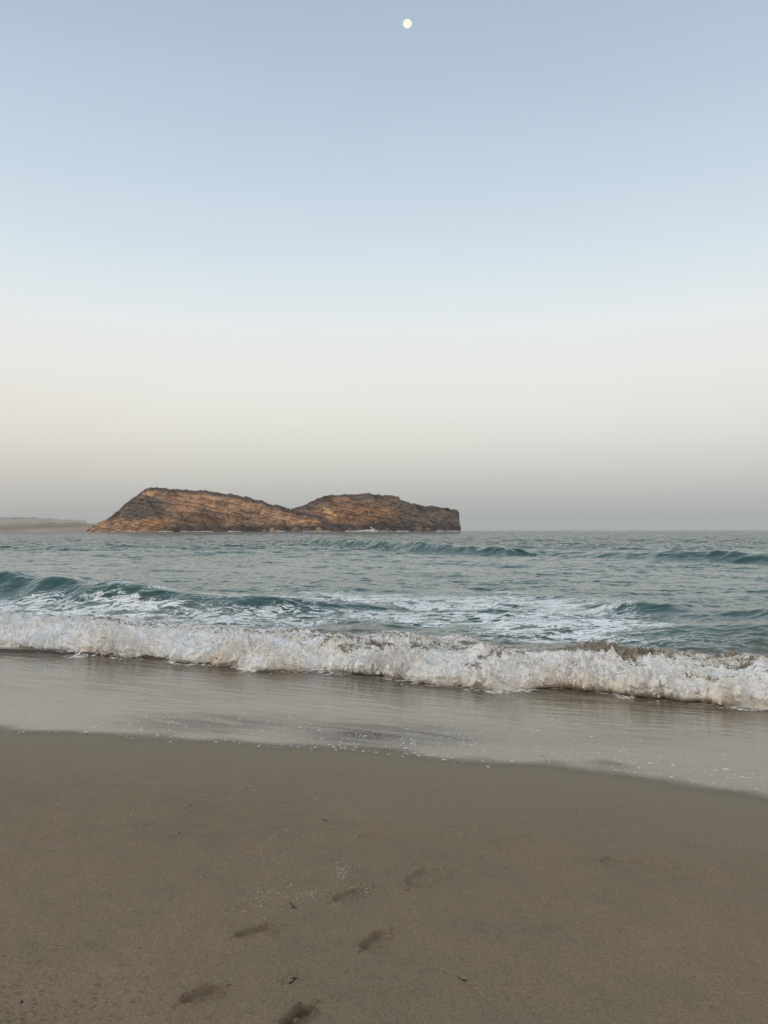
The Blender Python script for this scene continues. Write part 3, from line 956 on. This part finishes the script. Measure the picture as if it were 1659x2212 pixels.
bx, by = np.array(bx), np.array(by)
Xw, Yw = on_beach(bx, by, .012)
s_, t_ = st(Xw, Yw)
okk = (t_ > edge_t(s_) - .02) & (t_ < foot_t(s_) - .15)
Xw, Yw, s_, t_ = Xw[okk], Yw[okk], s_[okk], t_[okk]
zz = np.maximum(beach_z(s_, t_) + .003 + .016 * (1 - np.exp(-np.clip(t_ - edge_t(s_), 0, 9) / .5)), -.035)
P = np.stack([Xw, Yw, zz], -1)
n = len(P)
rr = r.gamma(2.4, .0021, n) + .002
Rr = np.stack([rr * r.uniform(1.0, 1.9, n), rr, rr * r.uniform(.5, .9, n)], -1)
M_BUB, nt, out = material('bubble_foam')
p = N(nt, 'ShaderNodeBsdfPrincipled', i_Roughness=.25)
g = N(nt, 'ShaderNodeNewGeometry')
nt.links.new(fac_mix(nt, noise(nt, g.outputs['Position'], 20, 2).outputs['Fac'], (.34, .32, .28, 1), (.74, .72, .68, 1)), p.inputs['Base Color'])
p.inputs['IOR'].default_value = 1.33
nt.links.new(p.outputs[0], out.inputs[0])
o = link('foam_bubbles', scatter_mesh('foam_bubbles', P, Rr, DV, DF, jit=.05), M_BUB)
tag(o, 'small pale bubbles drifting on the thin water near its edge', 'bubbles', kind='stuff')

# bits of dried foam left on the sand
r = np.random.default_rng(33)
fx, fy = [], []
for _ in range(70):
    cx_, cy_ = r.uniform(30, 900), r.uniform(1640, 1740)
    if r.random() < .65: cx_, cy_ = r.normal(480, 150), r.normal(1695, 30)
    n_ = r.integers(4, 14)
    fx.extend(r.normal(cx_, 5, n_)); fy.extend(r.normal(cy_, 1.3, n_))
for (cx_, cy_, rx, ry, n_) in ((745,1885,10,6,90), (755,1872,16,7,60), (735,1898,7,8,40), (585,1855,30,12,120), (615,1850,14,40,60),
                               (590,1935,38,16,170), (560,1920,20,14,60), (770,1922,22,4,60), (675,1932,16,5,36), (600,1825,20,10,20), (640,1795,30,8,40), (670,1810,20,8,40)):
    gx, gy = r.normal(cx_, rx * 1.2, n_ * 3), r.normal(cy_, ry * 1.2, n_ * 3)
    keep = np.abs(pn2(gx / 9., gy / 5.)) < .13
    fx.extend(gx[keep]); fy.extend(gy[keep])
fx.extend(r.uniform(0, 1659, 70)); fy.extend(r.uniform(1650, 1900, 70))
P = sand_point(np.array(fx), np.array(fy))
n = len(P)
rr = r.gamma(3, .0006, n) + .0010
Rr = np.stack([rr * r.uniform(1, 2.4, n), rr, rr * .35], -1)
M_FLECK, nt, out = material('dried_foam')
p = N(nt, 'ShaderNodeBsdfPrincipled', i_Roughness=.8)
g = N(nt, 'ShaderNodeNewGeometry')
nt.links.new(fac_mix(nt, noise(nt, g.outputs['Position'], 40, 2).outputs['Fac'], (.30, .25, .18, 1), (.46, .40, .31, 1)), p.inputs['Base Color'])
nt.links.new(p.outputs[0], out.inputs[0])
o = link('foam_flecks', scatter_mesh('foam_flecks', P, Rr, IV, IF, jit=.2, seed=8), M_FLECK)
tag(o, 'pale flecks of drying foam scattered over the damp sand', 'foam flecks', kind='stuff')

# ------------------------------------------------------------------ small debris on the sand
M_DARK, nt, out = material('dark_debris')
p = N(nt, 'ShaderNodeBsdfPrincipled', i_Roughness=.7)
g = N(nt, 'ShaderNodeNewGeometry')
nt.links.new(fac_mix(nt, noise(nt, g.outputs['Position'], 120, 3).outputs['Fac'], (.012, .010, .008, 1), (.045, .036, .028, 1)), p.inputs['Base Color'])
nt.links.new(p.outputs[0], out.inputs[0])

def pebble(name, xd, yd, size, label, cat='pebble', seed=0, group=None):
    P_ = sand_point(xd, yd)[0]
    v = IV2.copy()
    v = v * (1 + .28 * fbm3(v[:, 0] * 1.3 + seed * 3.7, v[:, 1] * 1.3, v[:, 2] * 1.3, 3))[:, None]
    v = v * np.array(size)
    v[:, 2] += size[2] * .55
    o_ = link(name, raw_mesh(name, v, IF2), M_DARK)
    o_.location = P_
    o_.rotation_euler = (0, 0, seed * 1.3)
    tag(o_, label, cat, group)
    return o_

def stick(name, xd0, yd0, xd1, yd1, rad, label, cat='twig', kink=.12, forks=1, seed=0):
    """a little twig: tapered, kinked, with a side shoot, lying on the sand"""
    r_ = np.random.default_rng(seed)
    A_, B_ = sand_point(xd0, yd0)[0], sand_point(xd1, yd1)[0]
    o0 = A_.copy()
    bm = bmesh.new()
    def tube(a_, b_, r0, r1, n=7):
        L = np.linalg.norm(b_ - a_)
        rings = []
        dirv = (b_ - a_) / L
        side = np.array([-dirv[1], dirv[0], 0.])
        for i in range(n + 1):
            u = i / n
            c = a_ + (b_ - a_) * u + side * L * kink * math.sin(u * 4.0 + seed) * u * (1 - u) * 2
            rad_ = r0 + (r1 - r0) * u
            rad_ *= 1 + .2 * r_.standard_normal()
            c = c + np.array([0, 0, max(r0, r1) * .8])
            rings.append([bm.verts.new(c - o0 + side * rad_ * math.cos(k_ * 1.047) + np.array([0, 0, 1]) * rad_ * math.sin(k_ * 1.047)) for k_ in range(6)])
        for q0, q1 in zip(rings[:-1], rings[1:]):
            for k_ in range(6):
                bm.faces.new((q0[k_], q0[(k_ + 1) % 6], q1[(k_ + 1) % 6], q1[k_]))
        bm.faces.new(rings[0][::-1]); bm.faces.new(rings[-1])
    tube(A_, B_, rad, rad * .6)
    for k_ in range(forks):
        u = r_.uniform(.35, .7)
        c = A_ + (B_ - A_) * u
        dv = (B_ - A_)
        sg = 1 if r_.random() < .5 else -1
        e = c + dv * .3 + sg * .35 * np.array([-dv[1], dv[0], 0])
        tube(c, e, rad * .6, rad * .35, 4)
    me_ = bpy.data.meshes.new(name)
    bm.to_mesh(me_); bm.free()
    for pl in me_.polygons: pl.use_smooth = True
    o_ = link(name, me_, M_DARK)
    o_.location = o0
    tag(o_, label, cat)
    return o_

stick('twig', 695, 1774, 705, 1778, .0028, 'short dark twig lying on the bare sand above all footprints', seed=1)
stick('twig', 627, 1950, 641, 1961, .0032, 'dark forked twig beside the lacy patch of white foam flecks', seed=2, forks=2)
stick('seaweed_scrap', 990, 2110, 1006, 2119, .0035, 'black seaweed scrap lying on the thin swash line in the near sand', 'seaweed', seed=3, kink=.3)
stick('seaweed_scrap', 625, 2117, 640, 2106, .0048, 'tangled black scrap of seaweed just above the deepest footprint', 'seaweed', seed=4, kink=.5, forks=3)
pebble('pebble', 47, 2164, (.0065, .005, .005), 'dark round pebble among the small pits in the near sand, left corner', seed=1)
pebble('pebble', 1171, 1637, (.017, .012, .011), 'black pebble at the edge of the thin water, among the bubbles', seed=2)
pebble('pebble', 334, 1559, (.013, .010, .009), 'small black pebble sitting in the shallow water behind a band of bubbles', seed=3)
pebble('pebble', 387, 1803, (.006, .005, .004), 'tiny dark pebble on bare sand between the twig and the left edge', seed=4)
pebble('pebble', 1246, 1760 , (.005, .004, .004), 'tiny dark pebble alone on the smooth sand right of the twig', seed=5)
pebble('pebble', 412, 1741, (.006, .005, .004), 'dark pebble among the white foam flecks on the damp sand', seed=6)

# ------------------------------------------------------------------ rocky island
def rock_material(name, bump=1.0):
    m, nt, out = material(name)
    g = N(nt, 'ShaderNodeNewGeometry')
    pos_ = g.outputs['Position']
    c = A(nt, 'rock').outputs['Color']
    lay = mapping(nt, pos_, (.03, .03, .12), (0, math.radians(-14), 0))
    n_ = noise(nt, lay, 1.6, 5, .65).outputs['Fac']
    n2_ = noise(nt, pos_, .07, 6, .72).outputs['Fac']
    v = ramp(nt, [(.33, (.50, .49, .49)), (.42, (1.02, 1.01, 1.0)), (.58, (1.50, 1.48, 1.45)), (.70, (1.95, 1.92, 1.88))])
    nt.links.new(math_n(nt, 'ADD', math_n(nt, 'MULTIPLY', n_, .18), math_n(nt, 'MULTIPLY', n2_, .82)), v.inputs[0])
    mm_ = N(nt, 'ShaderNodeMix', data_type='RGBA', blend_type='MULTIPLY', i_Factor=1.0)
    nt.links.new(c, mm_.inputs['A']); nt.links.new(v.outputs[0], mm_.inputs['B'])
    p_ = N(nt, 'ShaderNodeBsdfPrincipled', i_Roughness=.95)
    p_.inputs['Specular IOR Level'].default_value = .1
    nt.links.new(mm_.outputs['Result'], p_.inputs['Base Color'])
    b_ = N(nt, 'ShaderNodeBump', i_Strength=.5 * bump, i_Distance=3.0)
    vo = N(nt, 'ShaderNodeTexVoronoi', feature='DISTANCE_TO_EDGE')
    vo.inputs['Scale'].default_value = 1.0
    nt.links.new(mapping(nt, pos_, (.055, .055, .17), (0, math.radians(-14), 0)), vo.inputs['Vector'])
    blk = math_n(nt, 'MULTIPLY', math_n(nt, 'MINIMUM', vo.outputs['Distance'], .18), 5.0)
    nt.links.new(math_n(nt, 'ADD', math_n(nt, 'ADD', n_, n2_), blk), b_.inputs['Height'])
    nt.links.new(b_.outputs[0], p_.inputs['Normal'])
    nt.links.new(p_.outputs[0], out.inputs[0])
    return m
M_ROCK = rock_material('island_rock')
D_ISL = 1500.0
isl = bpy.data.objects.new('rocky_island', None)
COL.objects.link(isl)
isl.location = (0, D_ISL + 60, 0)
tag(isl, 'brown layered rocky island with two humps standing in the sea', 'island')

def L3(c):
    return np.array(srgb(*c)[:3])

def rock_mass(name, sil, base_y, depth, back, setb, col_fn, dip, seed, nu=900, nv=150):
    p_ = np.array(sil, float)
    # resample by arc length in x and height so that steep ends stay sharp
    seg = np.hypot(np.diff(p_[:, 0]), np.diff(p_[:, 1]))
    al_ = np.concatenate([[0], np.cumsum(seg)])
    w_ = np.linspace(0, al_[-1], nu)
    xd = np.interp(w_, al_, p_[:, 0]); yd = np.interp(w_, al_, p_[:, 1])
    v = np.linspace(0, 1, nv)
    vb = np.linspace(0, 1, 40)[1:]
    Xs, Zs = at_depth(xd, yd, depth + setb)
    H = np.maximum(Zs, .2)
    H = H + np.minimum(1, H / 20) * (2.8 * pn2(Xs / 17 + seed, Xs * 0 + .5) + 1.5 * pn2(Xs / 5 + seed, Xs * 0 + 2.5))
    Hs = H[:, None]
    zf = Hs * v[None, :]
    prof = (.35 * v + .65 * v ** 2.2)[None, :]
    frac = np.clip(Hs / 85., .03, 1)
    yf = depth + setb * (prof * (.25 + .75 * frac)) + setb * (1 - frac) * .25
    xf = Xs[:, None] * np.ones_like(zf)
    # bedding: hard and soft layers dipping to the right
    lay = zf + xf * math.tan(math.radians(dip)) + 5 * fbm2(xf / 90 + seed, zf / 60, 3)
    led = fbm2(lay / 9.0 + seed * 3.1, xf / 110, 4, .6)
    led2 = np.clip(fbm2(lay / 4.2 + seed, xf / 40, 2) * 2, -1, 1)
    joints = np.clip(np.abs(fbm2(xf / 16 + zf / 60 + seed, zf / 90, 2)) * 6, 0, 1)
    big = fbm2(xf / 75 + seed, zf / 55, 4)
    rough = fbm2(xf / 9 + seed, zf / 7, 4, .6)
    gully = np.clip(1 - 3.2 * np.abs(fbm2(xf / 62 + zf / 80 + seed, zf / 150 + 3, 2)), 0, 1) ** 1.5
    amp = np.minimum(1, zf / 6 + .25) * np.minimum(1, (1 - v[None, :]) * 6 + .1)
    yf = yf - amp * (5.5 * led + 2.6 * led2 + 26 * big + 9 * rough - 15 * gully - 3.5 * (1 - joints) * sstep(-.1, .3, big))
    xf = xf + amp * 2.0 * fbm2(xf / 12 + 7, zf / 8, 2)
    zb = Hs * (1 - vb[None, :] ** 1.6) + 1.5 * fbm2(xf[:, :1] / 10 + 0 * vb[None, :], vb[None, :] * back / 10, 3) * np.minimum(1, Hs / 10) * (1 - vb[None, :])
    yb = yf[:, -1:] + back * vb[None, :] * (.3 + .7 * frac)
    xb = xf[:, -1:] + 0 * yb
    Xa = np.concatenate([xf, xb], 1); Ya = np.concatenate([yf, yb], 1); Za = np.concatenate([zf, zb], 1)
    Za = Za - 1.2
    me_ = grid_mesh(name, Xa, Ya - isl.location.y, Za, flip=True)
    pxx, pyy = picture(Xa, Ya, Za)
    top = np.concatenate([(1 - v)[None, :] * Hs, 0 * yb], 1)
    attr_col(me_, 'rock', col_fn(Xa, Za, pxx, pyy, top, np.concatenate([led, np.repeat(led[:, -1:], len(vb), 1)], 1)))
    o_ = link(name, me_, M_ROCK, isl)
    return o_

def lerp(a_, b_, f_):
    return a_ + (b_ - a_) * f_[..., None]

def ridge_col(Xa, Za, px_, py_, top, led):
    nz = fbm2(Xa / 22, Za / 12, 4)
    nz2 = fbm2(Xa / 60 + 9, Za / 30, 3)
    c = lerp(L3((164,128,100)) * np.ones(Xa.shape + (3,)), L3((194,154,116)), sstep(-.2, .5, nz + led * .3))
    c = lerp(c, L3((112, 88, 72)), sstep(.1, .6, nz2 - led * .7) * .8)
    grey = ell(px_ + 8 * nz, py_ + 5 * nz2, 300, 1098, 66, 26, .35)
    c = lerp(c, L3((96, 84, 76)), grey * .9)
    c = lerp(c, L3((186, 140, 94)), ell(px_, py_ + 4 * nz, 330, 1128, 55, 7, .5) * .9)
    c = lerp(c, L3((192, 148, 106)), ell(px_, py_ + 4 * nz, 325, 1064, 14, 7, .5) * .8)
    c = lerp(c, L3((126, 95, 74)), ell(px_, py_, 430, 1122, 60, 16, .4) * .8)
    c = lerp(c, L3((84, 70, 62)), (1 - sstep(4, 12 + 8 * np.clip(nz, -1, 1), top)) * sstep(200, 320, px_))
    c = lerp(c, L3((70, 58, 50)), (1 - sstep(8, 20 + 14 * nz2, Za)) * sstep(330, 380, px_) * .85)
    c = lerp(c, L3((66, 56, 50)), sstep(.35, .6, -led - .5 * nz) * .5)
    return c

def head_col(Xa, Za, px_, py_, top, led):
    nz = fbm2(Xa / 16, Za / 10, 4)
    nz2 = fbm2(Xa / 55 + 2, Za / 30, 3)
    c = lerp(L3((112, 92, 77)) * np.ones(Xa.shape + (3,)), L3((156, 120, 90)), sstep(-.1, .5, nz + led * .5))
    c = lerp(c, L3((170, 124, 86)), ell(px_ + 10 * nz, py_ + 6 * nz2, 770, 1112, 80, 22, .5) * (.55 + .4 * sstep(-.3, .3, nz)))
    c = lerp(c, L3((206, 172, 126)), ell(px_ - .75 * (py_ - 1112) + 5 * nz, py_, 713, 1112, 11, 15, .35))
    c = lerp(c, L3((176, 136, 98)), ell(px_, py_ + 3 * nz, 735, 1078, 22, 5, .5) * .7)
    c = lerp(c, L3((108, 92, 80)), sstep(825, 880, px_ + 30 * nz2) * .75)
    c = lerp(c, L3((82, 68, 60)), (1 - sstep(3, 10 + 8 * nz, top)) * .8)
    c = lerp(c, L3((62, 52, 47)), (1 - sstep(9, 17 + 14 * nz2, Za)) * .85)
    c = lerp(c, L3((64, 54, 48)), sstep(.3, .6, -led - .5 * nz) * .5)
    return c

head_sil = [(585,1146),(610,1120),(633,1098),(651,1092.6),(665,1085.6),(688,1075),(704,1070),(723,1067.6),(755,1067),(793,1065.4),(819,1067.6),
            (851,1069.6),(862,1072),(865,1077),(883,1081.4),(886,1085),(915,1090),(947,1095),(979,1098.4),(988,1101),(990.5,1106),(990,1120),(989,1146)]
ridge_sil = [(196,1146),(207,1138),(221,1128.5),(246,1116.6),(254,1108),(261,1100.6),(267,1094),(270,1088),(282,1081),(296,1067.6),(304,1061),(312,1054),(323,1050),
             (352,1052.6),(384,1054),(416,1057),(454,1060),(496,1066),(531,1072),(557,1078),(589,1087),(614,1094),(640,1100),(660,1107),(690,1112),
             (698,1121),(710,1128),(735,1134),(749,1146)]
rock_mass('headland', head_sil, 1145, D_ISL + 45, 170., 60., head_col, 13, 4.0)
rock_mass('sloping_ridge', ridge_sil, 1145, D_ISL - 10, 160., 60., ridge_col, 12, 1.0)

def boulder(xd, w_, h_, tone_, seed, dy_=-6):
    Yb_ = D_ISL + dy_
    x_, z_ = at_depth(np.array(float(xd)), np.array(1145.0), Yb_)
    v = IV2 * (1 + .35 * fbm3(IV2[:, 0] * 1.1 + seed, IV2[:, 1] * 1.1, IV2[:, 2] * 1.1, 3))[:, None]
    v = v * np.array([w_, w_ * .8, h_])
    me_ = raw_mesh('boulder', v, IF2, smooth=False)
    attr_col(me_, 'rock', np.ones((len(v), 3)) * L3(tone_))
    o_ = link('boulder', me_, M_ROCK, isl)
    o_.location = (float(x_), Yb_ - isl.location.y, h_ * .25)
    return o_
for i, (xd_, w_, h_, tn) in enumerate([(588,6,6,(150,122,92)), (600,4,4,(120,96,76)), (640,8,7,(120,104,84)), (688,6,7,(150,126,96)), (662,5,4,(100,84,70)),
                                       (228,7,5,(140,106,80)), (240,6,5,(120,92,72)), (756,7,6,(96,80,68)), (775,5,5,(110,90,74)), (838,6,5,(100,82,70)),
                                       (905,8,9,(116,92,76)), (925,7,6,(104,84,70)), (950,6,6,(90,76,66)), (571,5,4,(130,106,84))]):
    boulder(xd_, w_, h_, tn, i * 2.3 + .7, 20 if xd_ > 750 else -14)

# white burst of a wave on the island's foot
r = np.random.default_rng(77)
n = 700
x_, z_ = at_depth(np.array(797.0), np.array(1143.0), D_ISL + 12)
P = np.stack([float(x_) + r.normal(0, 8, n), D_ISL + 12 + r.normal(0, 2, n), np.abs(r.normal(0, 1, n)) * 1.1 + .2], -1)
m_ = rng.random(n) < .62
xs_ = rng.choice(rng.uniform(205, 985, 26), n) + rng.normal(0, 7, n)
xw_, _z = at_depth(xs_, np.full(n, 1145.0), D_ISL - 16)
P[m_, 0] = xw_[m_]; P[m_, 1] = D_ISL - 16 + r.normal(0, 2, n)[m_]; P[m_, 2] = np.abs(r.normal(0, .35, n))[m_] + .1
P[:40, 1] = D_ISL + 12
P[:40, 0] = float(x_) + r.normal(7, 2.0, 40); P[:40, 2] = np.abs(r.normal(2.5, 2.0, 40))
rr = r.uniform(.5, 1.4, n)
o = link('wave_splash', scatter_mesh('wave_splash', P, np.stack([rr * 1.6, rr, rr * .8], -1), IV, IF), M_FOAM)
tag(o, 'white splash of a wave bursting against the foot of the island', 'splash', kind='stuff')

# ------------------------------------------------------------------ far coast on the left
M_DUNE, nt, out = material('coast_sand')
p = N(nt, 'ShaderNodeBsdfPrincipled', i_Roughness=.95)
p.inputs['Specular IOR Level'].default_value = .1
g = N(nt, 'ShaderNodeNewGeometry')
cr = ramp(nt, [(.3, (.21, .155, .105)), (.5, (.33, .25, .175)), (.7, (.46, .355, .26))])
nt.links.new(noise(nt, mapping(nt, g.outputs['Position'], (.004, .004, .06)), 1.0, 5, .6).outputs['Fac'], cr.inputs[0])
nt.links.new(cr.outputs[0], p.inputs['Base Color'])
nt.links.new(p.outputs[0], out.inputs[0])

def far_land(name, sil, depth, back, seed, label, bumps=1.0):
    p_ = np.array(sil, float)
    xd = np.linspace(p_[0, 0], p_[-1, 0], 420)
    yd = np.interp(xd, p_[:, 0], p_[:, 1])
    Xs, Zs = at_depth(xd, yd, depth + back * .35)
    H = np.maximum(Zs, .0) * (1 + .02 * fbm2(Xs / 90 + seed, Xs * 0, 3))
    v = np.concatenate([np.linspace(0, .35, 50), np.linspace(.35, 1, 30)[1:]])
    shape = np.interp(v, [0, .03, .12, .35, .6, 1], [0, .12, .42, 1, .8, 0])
    Zg = H[:, None] * shape[None, :]
    Yg = depth + back * v[None, :] + 0 * Zg
    Xg = Xs[:, None] * (Yg / (depth + back * .35))
    Zg = Zg * (1 + .25 * bumps * fbm2(Xg / 45 + seed, Yg / 90, 4)) - .5
    o_ = link(name, grid_mesh(name, Xg, Yg, Zg, flip=True), M_DUNE)
    tag(o_, label, 'coast', kind='structure')
far_land('coast', [(-700,1114),(-300,1125),(0,1132.5),(60,1131.5),(105,1129),(150,1129.5),(190,1131),(215,1131.5),(260,1132),(340,1146)], 1800, 900, 2.0,
         'low sandy coast with dunes running out behind the island')
far_land('hills', [(-900,1096),(-400,1109),(-100,1116.5),(0,1118),(60,1118.5),(110,1120.5),(125,1122.5),(185,1124),(190,1131),(230,1146)], 7400, 1700, 5.0,
         'faint flat-topped hills fading in the haze beyond the coast')

# ------------------------------------------------------------------ moon
d_ = ray(880, 51)
dist = 24000.0
pos_m = np.array([0, 0, CAM_Z]) + d_ / np.linalg.norm(d_) * dist
bm = bmesh.new()
bmesh.ops.create_uvsphere(bm, u_segments=64, v_segments=32, radius=1)
me = bpy.data.meshes.new('moon')
bm.to_mesh(me); bm.free()
for pl in me.polygons: pl.use_smooth = True
M_MOON, nt, out = material('moon_surface')
g = N(nt, 'ShaderNodeTexCoord')
mr = ramp(nt, [(.34, srgb(246, 240, 218)), (.50, srgb(255, 252, 232)), (.7, srgb(255, 254, 240))])
nt.links.new(noise(nt, g.outputs['Object'], 1.6, 4, .6).outputs['Fac'], mr.inputs[0])
em = N(nt, 'ShaderNodeEmission', i_Strength=1.0)
nt.links.new(mr.outputs[0], em.inputs[0])
nt.links.new(em.outputs[0], out.inputs[0])
moon = link('moon', me, M_MOON)
rad = 9.6 / F * dist * math.cos(math.atan(1055 / F))
moon.location = pos_m
moon.scale = (rad, rad, rad * .86)
tag(moon, 'small pale nearly full moon high in the clear sky', 'moon')

# ------------------------------------------------------------------ haze
hx0, hx1, hy0, hy1, hz0, hz1 = -9600., 9600., -400., 9800., -8., 118.
v = np.array([[x_, y_, z_] for z_ in (hz0, hz1) for y_ in (hy0, hy1) for x_ in (hx0, hx1)])
f = np.array([[0,2,3,1],[4,5,7,6],[0,1,5,4],[2,6,7,3],[0,4,6,2],[1,3,7,5]])
M_HAZE, nt, out = material('haze_air')
vol = N(nt, 'ShaderNodeVolumePrincipled')
vol.inputs['Color'].default_value = (.93, .93, .92, 1)
vol.inputs['Density'].default_value = 7.0e-5
nt.links.new(vol.outputs[0], out.inputs['Volume'])
haze = link('haze', raw_mesh('haze', v, f, False), M_HAZE)
tag(haze, 'pale evening haze hanging over the sea', 'haze', kind='stuff')
